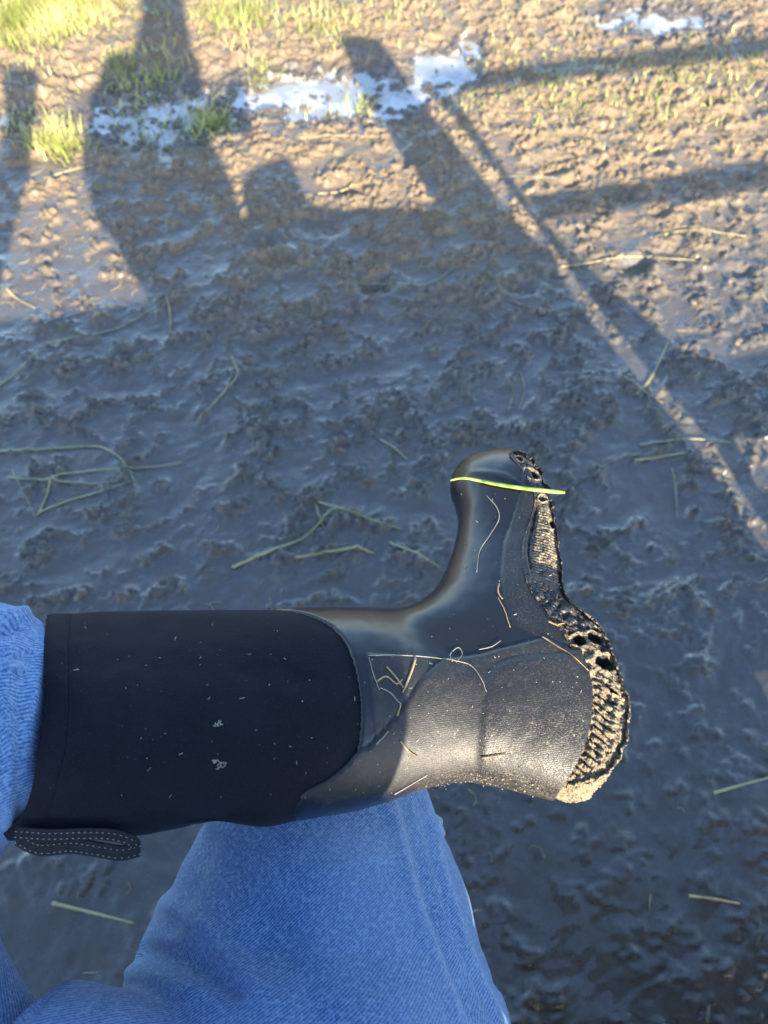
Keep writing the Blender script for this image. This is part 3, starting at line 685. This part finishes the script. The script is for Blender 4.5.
bpy.context.view_layer.update()
def bvh(objs):
    V = []; Fq = []
    for o in objs:
        b = len(V); M = o.matrix_world; V += [M @ v.co for v in o.data.vertices]; Fq += [[i+b for i in p.vertices] for p in o.data.polygons]
    return BVHTree.FromPolygons(V, Fq)
for o in (shaft, binding, outsole, strap_o): o.matrix_parent_inverse = Matrix.Identity(4)
bpy.context.view_layer.update()
BB = bvh([boot, shaft, outsole, binding])
def hit(px, py, lift=.001):
    r = Vector(ray(px, py)).normalized(); q = BB.ray_cast(Vector(CAM), r)
    if q[0] is None: return None
    n = q[1] if q[1].dot(r) < 0 else -q[1]
    return np.array(q[0]+n*lift), np.array(n), q[3]
def on_boot(P, rad, mat, lb, name, cat, flat=.6, lift=.0006, grp='dry bits stuck to the boot', smooth=2):
    Q = catmull(P, 8); X = []; last = None
    for q in Q:
        hh = hit(q[0], q[1], lift+rad*.5)
        if hh is None:
            d = last if last else .5; X.append(at(q[0], q[1], d))
        else: X.append(hh[0]); last = (hh[0]-CAM)@FW
    X = np.array(X)
    V_, F_ = tube(X, rad*.68*np.linspace(1.1, .7, len(X)), 6, flat, en)
    return tag(mesh(name, V_, F_, mat), lb, cat, grp)
DRY = mat_blade('dry_brown_stem', (.14, .085, .045), (.34, .25, .13), sc=80)
PALE = mat_blade('pale_fibre', (.20, .185, .15), (.34, .31, .25), sc=80)
for P, r, mt, lb, nm in [
 ([(368, 656), (400, 656), (430, 658), (458, 662), (472, 667), (481, 679), (487, 692)], .00045, PALE, 'long pale fibre arching across the boot ankle', 'grass_fibre'),
 ([(452, 662), (450, 655), (458, 648), (462, 655), (456, 663)], .0004, PALE, 'tiny looped fibre on top of the long pale fibre', 'grass_fibre'),
 ([(369, 658), (373, 674), (379, 690)], .0004, PALE, 'short fibre dropping from the left end of the long pale fibre', 'grass_fibre'),
 ([(415, 659), (411, 672), (406, 684), (402, 693)], .0011, DRY, 'thick brown stem bit standing along the ankle seam', 'straw_bit'),
 ([(376, 682), (386, 677), (396, 684), (402, 680)], .0008, DRY, 'crooked brown bit at the left of the ankle patch', 'straw_bit'),
 ([(386, 667), (394, 676), (403, 688)], .0008, DRY, 'brown bit crossing the crooked one on the ankle patch', 'straw_bit'),
 ([(380, 688), (390, 693), (399, 703)], .0005, PALE, 'thin pale bit under the crooked brown bit', 'straw_bit'),
 ([(396, 716), (398, 710), (400, 703)], .0009, DRY, 'small tan bit caught in the ankle seam', 'straw_bit'),
 ([(376, 744), (382, 738), (388, 731)], .0006, PALE, 'pale sliver at the lower end of the ankle seam', 'straw_bit'),
 ([(400, 741), (408, 750), (417, 756)], .0008, DRY, 'yellow straw bit low on the lit ankle', 'straw_bit'),
 ([(394, 793), (408, 785), (427, 774)], .0006, PALE, 'pale straw at the bottom edge of the boot', 'straw_bit'),
 ([(487, 496), (497, 508), (499, 520), (490, 536), (480, 552), (477, 573)], .0004, PALE, 'long curved hair like fibre on the boot instep', 'grass_fibre'),
 ([(499, 584), (498, 592), (502, 600)], .0010, DRY, 'brown seed husk on the side seam of the foot', 'straw_bit'),
 ([(498, 598), (504, 610), (510, 628)], .0006, DRY, 'thin brown stem hanging from the seed husk', 'straw_bit'),
 ([(542, 637), (556, 646), (572, 656), (588, 671)], .0006, DRY, 'tan stem lying above the heel panel by the sole', 'straw_bit'),
 ([(479, 650), (492, 647), (501, 641)], .0004, PALE, 'fine fibre lying above the heel panel edge', 'grass_fibre'),
 ([(482, 757), (495, 755), (506, 754)], .0009, DRY, 'flat straw fleck low on the heel panel', 'straw_bit'),
 ([(548, 622), (556, 625), (564, 622)], .0010, DRY, 'twisted tan bit where the arch meets the heel', 'straw_bit'),
 ]:
    on_boot(P, r, mt, lb, nm, 'fibre' if nm == 'grass_fibre' else 'straw bit')
# bright blade laid over the toe
Q = catmull([(449, 481), (463, 478), (480, 481), (500, 485), (520, 488), (545, 491), (567, 493)], 8); X = []; last = .55
for q in Q:
    hh = hit(q[0], q[1], .0012)
    if hh is not None and q[0] < 556: d = min((hh[0]-CAM)@FW-.0010, last+.002); last = d
    else: d = last
    X.append(at(q[0], q[1], d))
X = np.array(X); X[:, :] = np.stack([np.convolve(np.pad(X[:, k], 3, mode='edge'), np.ones(7)/7, 'valid') for k in range(3)], 1)
w_ = .0029*np.minimum(1, .45+np.linspace(0, 1, len(X))*1.2); w_[-4:] *= [.95, .85, .7, .5]
V_, F_ = ribbon(X+np.array([0, -.3, .9])*.0008, w_, .0006, (0, -.4, .9)); tag(mesh('green_grass_strand', V_, F_, BRIGHT), 'bright green grass blade laid across the boot toe', 'grass strand')
# specks on shaft
sp = []
for k in range(85):
    px = rng.uniform(70, 600) if k < 35 else rng.uniform(380, 600) if k < 65 else rng.uniform(120, 360); py = rng.uniform(620, 800) if px < 450 else rng.uniform(480, 780)
    hh = hit(px, py, .0004)
    if hh is None: continue
    a = rng.uniform(0, np.pi); l = rng.uniform(.0003, .0006)*rng.choice([1, 1, 1.5, 3]); d = ex*math.cos(a)+ey*math.sin(a); p = hh[0]; sp.append(tube([p-d*l, p, p+d*l], rng.uniform(.00012, .00028), 4))
for (px, py) in ((218, 723), (222, 763), (220, 765), (216, 761)):
    hh = hit(px, py, .0004)
    for _ in range(10):
        a = rng.uniform(0, np.pi); p = hh[0]+ex*rng.normal(0, .0012)+ey*rng.normal(0, .0012); d = ex*math.cos(a)+ey*math.sin(a); sp.append(tube([p-d*.001, p, p+d*.001], .0003, 4))
V_, F_ = join(sp); tag(mesh('chaff_specks', V_, F_, PALE), kind='stuff')
# ------------------------------------------------------------------ the sitter
def skin(name, joints, bones, mat, parent=None, sub=2, root=0):
    bm = bmesh.new(); sl_ = bm.verts.layers.skin.verify(); vs_ = [bm.verts.new(j[0]) for j in joints]
    for v, j in zip(vs_, joints):
        r = j[1]; v[sl_].radius = (r, r) if np.isscalar(r) else r
    vs_[root][sl_].use_root = True
    for a, b in bones: bm.edges.new((vs_[a], vs_[b]))
    me = bpy.data.meshes.new('tmp'); bm.to_mesh(me); bm.free(); o = bpy.data.objects.new('tmp', me); COL.objects.link(o)
    o.modifiers.new('s', 'SKIN').use_smooth_shade = True; m = o.modifiers.new('d', 'SUBSURF'); m.levels = sub; m.render_levels = sub
    dg = bpy.context.evaluated_depsgraph_get(); dg.update(); nm = bpy.data.meshes.new_from_object(o.evaluated_get(dg)); bpy.data.objects.remove(o)
    nm.name = name; nm.materials.clear(); nm.materials.append(mat); nm.polygons.foreach_set('use_smooth', [True]*len(nm.polygons))
    return link(bpy.data.objects.new(name, nm), parent)
J = []; Bn = []
def jt(p, r, par=None):
    J.append((Vector(p), r)); i = len(J)-1
    if par is not None: Bn.append((par, i))
    return i
PC = CAM-FW*.010                                                # back of the phone sits just behind the lens
pel = jt((-.02, -.30, .93), .09); sp1 = jt((-.04, -.33, 1.08), .09, pel); sp2 = jt((-.03, -.33, 1.22), .095, sp1)
nk0 = jt((.015, -.30, 1.35), .055, sp2); nk = jt((.045, -.29, 1.45), .052, nk0)
hd1 = jt((.045, -.27, 1.52), .070, nk); hd2 = jt((.045, -.275, 1.60), .085, hd1); hd3 = jt((.045, -.28, 1.67), .060, hd2)
nose = jt((.045, -.178, 1.555), .010, hd1)
for sgn in (-1, 1):
    jt((.045+sgn*.082, -.285, 1.575), (.008, .016), hd2)
for sgn, shp, elb in ((1, (.075, -.32, 1.30), (.015, -.21, 1.11)), (-1, (-.145, -.32, 1.27), (-.19, -.26, 1.06))):
    s_ = jt(shp, .050, sp2); e_ = jt(elb, .036, s_)
    wr = np.array([sgn*.058, -.085, 1.375]); f_ = jt(tuple((np.array(elb)*.5+wr*.5)), .036, e_); w_i = jt(tuple(wr), .025, f_)
    palm = PC+RT*sgn*.062-UP*.035-FW*.022; pm_i = jt(tuple(palm), (.030, .014), w_i)
    for k, (lu, ln) in enumerate([(.030, 1.0), (.010, 1.08), (-.010, 1.0), (-.030, .82)]):
        a = palm+UP*lu*.6+RT*sgn*.006; b = PC+RT*sgn*.052+UP*(lu-.02)-FW*.004; c = PC+RT*sgn*(.052-.020*ln)+UP*(lu-.02)-FW*.018
        p1 = jt(tuple(palm*.4+b*.6+RT*sgn*.008), .0085, pm_i); p2 = jt(tuple(b+RT*sgn*.003), .0078, p1); p3 = jt(tuple(c), .0068, p2)
    th1 = jt(tuple(palm-FW*.012-UP*.012-RT*sgn*.012), .010, pm_i); jt(tuple(PC+RT*sgn*.022-UP*.045-FW*.020), .0085, th1)
hipR = jt((-.03, -.24, .90), .06, pel); kneeR = jt((-.055, .09, .865), .045, hipR); ankR = jt((-.062, .10, .52), .038, kneeR)
hipL = jt((-.16, -.25, .91), .055, pel); thL = jt((-.32, -.10, .93), .045, hipL); kneeL = jt((-.345, .10, .98), .045, thL)
ankL_w = BO+ex*L(420, 690)[0]+ey*L(420, 700)[1]; ankL = jt(tuple(ankL_w), .030, kneeL)
person = skin('person', J, Bn, SKIN)
tag(person, 'seated person in blue jeans and black boots, left ankle resting on right knee', 'person')
# eyes and mouth
for nm, pts_, r, c in (('eye', [(.015, -.196, 1.585), (.075, -.196, 1.585)], .011, (.8, .8, .78)), ):
    mt = mat_simple('eye_white', c, .2)
    for p_ in pts_:
        bm = bmesh.new(); bmesh.ops.create_uvsphere(bm, u_segments=16, v_segments=10, radius=r, matrix=Matrix.Translation(p_)); me = bpy.data.meshes.new(nm); bm.to_mesh(me); bm.free(); me.materials.append(mt); link(bpy.data.objects.new(nm, me), person)
V_, F_ = tube([(.022, -.188, 1.522), (.045, -.182, 1.520), (.068, -.188, 1.522)], .005, 8, .6); mesh('mouth', V_, F_, mat_simple('lips', (.45, .2, .18), .4), person)
# beanie
bm = bmesh.new(); bmesh.ops.create_uvsphere(bm, u_segments=40, v_segments=24, radius=1)
for v in list(bm.verts):
    if v.co.z < -.12: bm.verts.remove(v)
for v in bm.verts: v.co = Vector((v.co.x*.098+.045, v.co.y*.112-.282, v.co.z*.135+1.615))
me = bpy.data.meshes.new('beanie'); bm.to_mesh(me); bm.free(); me.materials.append(HAIR); me.polygons.foreach_set('use_smooth', [True]*len(me.polygons)); be = link(bpy.data.objects.new('beanie', me), person)
so = be.modifiers.new('t', 'SOLIDIFY'); so.thickness = .006
# jacket
J2 = []; B2 = []
def j2(p, r, par=None):
    J2.append((Vector(p), r)); i = len(J2)-1
    if par is not None: B2.append((par, i))
    return i
a0 = j2((-.005, -.31, .91), (.185, .12)); a1 = j2((.005, -.33, 1.035), (.178, .12), a0); a2 = j2((-.03, -.33, 1.20), (.120, .11), a1); a25 = j2((-.015, -.32, 1.285), (.125, .09), a2); a3 = j2((.03, -.31, 1.345), (.075, .07), a25); j2((.045, -.29, 1.425), (.068, .068), a3)
for sgn, shp, elb in ((1, (.120, -.32, 1.325), (.020, -.21, 1.13)), (-1, (-.175, -.32, 1.335), (-.19, -.26, 1.06))):
    s_ = j2(shp, .058, a25); e_ = j2(elb, .046, s_); wr = np.array([sgn*.058, -.085, 1.375]); m_i = j2(tuple((np.array(elb)*.5+wr*.5)), .042, e_); j2(tuple(wr), .034, m_i)
jacket = skin('jacket', J2, B2, JACKET, person, 2)
# jeans: lofts fused into one skin of cloth
def loft(P, rad, n=40, flat=1.0):
    Q = catmull(P, 8); rr = np.interp(np.linspace(0, len(rad)-1, len(Q)), np.arange(len(rad)), rad); return tube(Q, rr, n, flat)
def lw(px, py, z=0): a = L(px, py); return BO+ex*a[0]+ey*a[1]+en*z
kL = lw(-95, 742, .0); 
thR = [at(300, 768, .640), at(314, 800, .615), at(317, 850, .600), at(318, 905, .592), at(315, 965, .585), at(312, 1030, .580), np.array([-.045, -.20, .905]), np.array([-.03, -.30, .92])]
p1 = loft(thR, [.050, .088, .106, .124, .140, .156, .15, .13])
p2 = loft([at(300, 790, .62), at(303, 770, .66), np.array([-.062, .12, .75]), np.array([-.062, .10, .60]), np.array([-.062, .09, .52])], [.07, .088, .085, .075, .070])
p3 = loft([np.array([-.02, -.32, .92]), np.array([-.12, -.20, .925]), np.array([-.205, -.135, .935]), np.array([-.275, -.10, .940]), np.array([-.325, .01, .965]), np.array([-.315, .10, .985])], [.15, .140, .116, .084, .062, .074])
p4 = loft([lw(70, 722), lw(40, 724), lw(12, 727, .004), lw(-20, 731, .006), lw(-90, 740, .004), kL], [.058, .062, .076, .085, .088, .082])
p5 = loft([np.array([-.06, -.32, 1.04]), np.array([-.05, -.32, .95]), np.array([-.03, -.33, .88])], [.13, .15, .11])
V_, F_ = join([p1, p2, p3, p4, p5])
tmp = mesh('tmp', V_, F_); rm = tmp.modifiers.new('r', 'REMESH'); rm.mode = 'VOXEL'; rm.voxel_size = .0042; sm = tmp.modifiers.new('s', 'SMOOTH'); sm.factor = .5; sm.iterations = 8
dg = bpy.context.evaluated_depsgraph_get(); dg.update(); me = bpy.data.meshes.new_from_object(tmp.evaluated_get(dg)); bpy.data.objects.remove(tmp)
me.name = 'jeans'; nv = len(me.vertices); co = np.zeros(nv*3); me.vertices.foreach_get('co', co); co = co.reshape(-1, 3); no = np.zeros(nv*3); me.vertices.foreach_get('normal', no); no = no.reshape(-1, 3)
rel = co-CAM; dep = rel@FW; dep = np.where(np.abs(dep) < .05, .05, dep); JP = np.stack([384+F*(rel@RT)/dep, 512-F*(rel@UP)/dep], 1); up_ = ((no*rel).sum(1) < 0)&(dep > .2)
dsp = .0030*fbm(co[:, 0]*14+co[:, 2]*5, co[:, 1]*14+co[:, 2]*7, 3, 5)+.0055*fbm(co[:, 0]*5, co[:, 1]*5+co[:, 2]*4, 2, 15)
wear_tone = np.zeros(nv)
def ridge(P, wpx, amp, wr=0.0, wl=None, jit=0):
    global dsp, wear_tone
    d = dist_poly(JP, catmull(P, 6))*1.0; g = np.exp(-(d/wpx)**2)*up_; dsp = dsp+1.4*amp*g
    if wr: wear_tone = np.maximum(wear_tone, wr*np.exp(-(d/(wl or wpx))**2)*up_)
seam = [(421, 795), (430, 818), (437, 845), (447, 880), (461, 925), (482, 975), (508, 1030)]
ridge(seam, 4, .0022, .35, 2.2); ridge([(x-9, y) for x, y in seam], 2.2, -.0012)
ridge([(400, 800), (414, 850), (430, 905), (448, 960), (470, 1010)], 7, -.0028); ridge([(390, 800), (405, 850), (421, 905), (440, 960), (462, 1015)], 7, .0028, .38, 4)
ridge([(436, 822), (432, 829), (438, 836)], 4.5, .0035, .8, 3)
ridge([(210, 850), (260, 905), (300, 975), (330, 1040)], 16, -.0030); ridge([(160, 900), (210, 930), (250, 985)], 14, .0032, .2, 12)
ridge([(90, 958), (140, 950), (190, 962), (240, 990)], 9, -.0055); ridge([(60, 975), (120, 972), (190, 990)], 10, .003)
ridge([(182, 835), (172, 870), (150, 905)], 7, .003); ridge([(205, 835), (196, 880), (176, 925)], 8, -.003)
ridge([(-40, 652), (0, 656), (26, 657)], 2.6, -.0022); ridge([(-40, 662), (0, 666), (24, 667)], 3, .0022, .45, 2); ridge([(-40, 671), (0, 675), (24, 676)], 1.6, -.0012)
ridge([(-30, 622), (0, 620), (22, 616)], 6, .004, .2, 5); ridge([(-40, 634), (0, 632), (20, 628)], 5, -.004)
ridge([(0, 700), (8, 760), (4, 820)], 7, .003); ridge([(-16, 690), (-8, 760), (-10, 830)], 7, -.004)
wear_tone = np.maximum(wear_tone, .30*np.exp(-(((JP[:, 0]-345)/60)**2+((JP[:, 1]-845)/28)**2))*up_)  # paler oval on the upper thigh
co = co+no*dsp[:, None]; me.vertices.foreach_set('co', co.ravel().astype(np.float32))
wa = me.attributes.new('wear_tone', 'FLOAT', 'POINT'); wa.data.foreach_set('value', wear_tone.astype(np.float32))
legL = (co[:, 0] < -.20)|((co[:, 0] < -.14)&(co[:, 1] > .03)&(co[:, 2] > .93)&(JP[:, 1] < 860))
uvB = np.stack([.115*np.arctan2(co[:, 0]+.05, co[:, 2]-.84), co[:, 1]], 1); uvA = np.stack([co[:, 0], .09*np.arctan2(co[:, 1]-.09, co[:, 2]-.98)], 1)
shin = co[:, 2] < .78; uvC = np.stack([.08*np.arctan2(co[:, 0]+.06, co[:, 1]-.1), co[:, 2]], 1)
UVV = np.where(legL[:, None], uvA, np.where(shin[:, None], uvC, uvB)); ul = me.uv_layers.new(name='UVMap'); li = np.zeros(len(me.loops), int); me.loops.foreach_get('vertex_index', li); ul.data.foreach_set('uv', UVV[li].astype(np.float32).ravel())
me.materials.clear(); me.materials.append(DENIM); me.polygons.foreach_set('use_smooth', [True]*len(me.polygons)); me.update()
jeans = link(bpy.data.objects.new('jeans', me), person); jeans['label'] = 'mid blue twill denim jeans with worn side seam'
# boots belong to the wearer; the right one is the mirrored twin
boot.parent = person; boot['label'] = 'muddy black rubber boot with neoprene shaft on the crossed leg'
boot.matrix_world = MB
MR = Matrix(((0, 0, -1, -.062), (0, 1, 0, .045), (-1, 0, 0, .60), (0, 0, 0, 1)))
b2 = boot.copy(); link(b2, person); b2['label'] = 'black rubber boot on the hanging leg, hidden under the crossed one'
for ch in [c for c in boot.children if c.name.split('.')[0] != 'mud_crust']:
    c = ch.copy(); link(c, b2); c.matrix_parent_inverse = Matrix.Identity(4)
b2.matrix_world = MR
# phone held at the eye of the camera
ph = empty('smartphone', tuple(PC)); tag(ph, 'dark smartphone held up in both hands to take the picture', 'phone')
Rm = np.stack([RT, UP, -FW], 1)
V_, F_ = box((0, 0, 0), (.0715, .147, .008), Rm, .003); mesh('phone_body', V_, F_, PHONE, ph)
V_, F_ = box(-FW*.0048, (.066, .141, .001), Rm); mesh('screen', V_, F_, GLASS, ph, False)
# ------------------------------------------------------------------ farm wagon behind the sitter (its shade covers the mud)
wg = empty('farm_wagon', (0, -.3, 0), R(12)); tag(wg, 'wooden farm wagon with plank rails that carries the sitter and shades the mud', 'wagon')
V_, F_ = box((-.15, -.65, .765), (2.30, 1.50, .045), None, .004); mesh('deck', V_, F_, WOOD, wg, False)
V_, F_ = box((-.16, -.66, .54), (2.24, 1.44, .40), None, .006); mesh('bed_box', V_, F_, WOOD, wg, False)
V_, F_ = box((2.08, -.71, .33), (1.82, 1.38, .22), None, .006); mesh('drawbar_deck', V_, F_, WOOD, wg, False)
def pb(name, pts2, y0, y1, mat):
    V = [(x, y0, z) for x, z in pts2]+[(x, y1, z) for x, z in pts2]; n = len(pts2)
    Fc = [list(range(n)), list(range(2*n-1, n-1, -1))]+[[k, k+n, (k+1) % n+n, (k+1) % n] for k in range(n)]; return mesh(name, V, Fc, mat, wg, False)
pb('shadow_panel', [(.14, .790), (1.0, .790), (.955, .865), (.935, .915), (.74, .925), (.43, .952), (.36, .965), (.27, .955), (.25, .925), (.225, .955), (.14, .96)], -.012, .012, WOOD)  # unseen panels, outlines cut to cast the wanted shadow on the mud
pb('shadow_panel', [(.99, .79), (1.006, .69), (1.092, .50), (1.112, .36), (1.112, .26), (.92, .26), (.92, .79)], -.012, .012, WOOD)
pb('post', [(.74, .60), (.95, .60), (.938, .897), (.848, 1.157), (.812, 1.31), (.79, 1.33), (.68, 1.345), (.662, 1.33), (.70, 1.07), (.745, .93)], -.035, .030, WOOD)
pb('brace', [(.905, 1.19), (.955, 1.19), (1.035, .85), (1.10, .75), (1.20, .62), (1.30, .60), (1.30, .50), (1.20, .50), (1.17, .36), (1.15, .36), (1.14, .50), (1.06, .68), (.995, .89)], -.010, .012, WOOD)
pb('post', [(-.535, 1.36), (-.415, 1.35), (-.47, 1.10), (-.53, .98), (-.60, .79), (-.72, .79), (-.62, 1.0), (-.555, 1.15)], -.03, .03, WOOD)
for z0, z1, x0 in ((1.168, 1.212, .93), (.872, .918, 1.03), (.512, .592, 1.21)):
    V_, F_ = box(((x0+2.85)/2, .0, (z0+z1)/2), (2.85-x0, .03, z1-z0), None, .003); mesh('rail', V_, F_, WOOD, wg, False)
V_, F_ = box((2.80, -.04, .78), (.09, .05, .95), None, .003); mesh('post', V_, F_, WOOD, wg, False)
for wx_, wy_ in ((-.95, -.22), (-.95, -1.12), (1.55, -.25), (1.55, -1.15)):
    rr = .27
    ring = [(wx_+rr*.80*math.cos(a), wy_, .29+rr*.80*math.sin(a)) for a in np.linspace(0, 2*np.pi, 49)]
    V_, F_ = tube(ring, .058, 12, 1, (0, 1, 0)); w = mesh('wheel', V_, F_, mat_simple('tyre_rubber', (.02, .02, .02), .8), wg)
    V_, F_ = tube([(wx_, wy_-.03, .29), (wx_, wy_+.03, .29)], .19, 32, 1, (0, 0, 1)); mesh('rim', V_, F_, METAL, w)
# unseen sack-shaped block added on the deck to shape the shadow beside the sitter
uu = np.array([math.cos(R(12)), math.sin(R(12)), 0]); vv = np.array([-math.sin(R(12)), math.cos(R(12)), 0]); bc = np.array([0, -.3, 0])+uu*.265+vv*-.06
bm = bmesh.new(); bmesh.ops.create_icosphere(bm, subdivisions=5, radius=1)
for v in bm.verts:
    q = v.co; e = .38; q = Vector([math.copysign(abs(c)**e, c) for c in q]); k = 1+.05*noise.noise(v.co*2.5)
    v.co = Vector((q.x*.095*k, q.y*.062*k, (q.z*.142+.142+.020*max(0, q.z)*q.x)*1.0))
me = bpy.data.meshes.new('shadow_block'); bm.to_mesh(me); bm.free(); me.materials.append(mat_simple('shadow_block_weave', (.42, .36, .27), .85, None, 300, .5)); me.polygons.foreach_set('use_smooth', [True]*len(me.polygons))
fs_ = link(bpy.data.objects.new('shadow_block', me)); fs_.location = (bc[0], bc[1], .788); fs_.rotation_euler.z = R(12); tag(fs_, 'unseen tan sack shape added on the wagon deck for its shadow, right of the sitter', 'shadow block')
# ------------------------------------------------------------------ light and camera
W = bpy.data.worlds.new('World'); S.world = W; W.use_nodes = True; nt = W.node_tree; bg = nt.nodes['Background']
sk = nt.nodes.new('ShaderNodeTexSky'); sk.sky_type = 'NISHITA'; sk.sun_disc = False
az, el = R(AZ), R(EL); sd_ = Vector((math.sin(az)*math.cos(el), -math.cos(az)*math.cos(el), math.sin(el)))
sk.sun_elevation = el; sk.sun_rotation = math.atan2(sd_.x, sd_.y); sk.altitude = 50; sk.air_density = 1.0; sk.dust_density = .6; sk.ozone_density = 1.7
nt.links.new(sk.outputs[0], bg.inputs[0]); bg.inputs[1].default_value = .15
sl_ = bpy.data.lights.new('sun', 'SUN'); sl_.energy = 4.8; sl_.angle = R(.53); sl_.color = (1, .865, .66); so_ = link(bpy.data.objects.new('sun', sl_)); so_.rotation_euler = sd_.to_track_quat('Z', 'Y').to_euler()
cm = bpy.data.cameras.new('camera'); co_ = link(bpy.data.objects.new('camera', cm)); co_.location = tuple(CAM); co_.rotation_euler = (R(90-PITCH), 0, 0)
cm.sensor_fit = 'VERTICAL'; cm.sensor_height = 36; cm.lens = F/1024*36; cm.clip_end = 2000; cm.clip_start = .02
cm.dof.use_dof = True; cm.dof.focus_distance = .52; cm.dof.aperture_fstop = 8.5
S.camera = co_
S.view_settings.view_transform = 'Standard'; S.view_settings.look = 'None'; S.view_settings.gamma = 1; S.view_settings.exposure = 2.08
S.render.resolution_x = 768; S.render.resolution_y = 1024
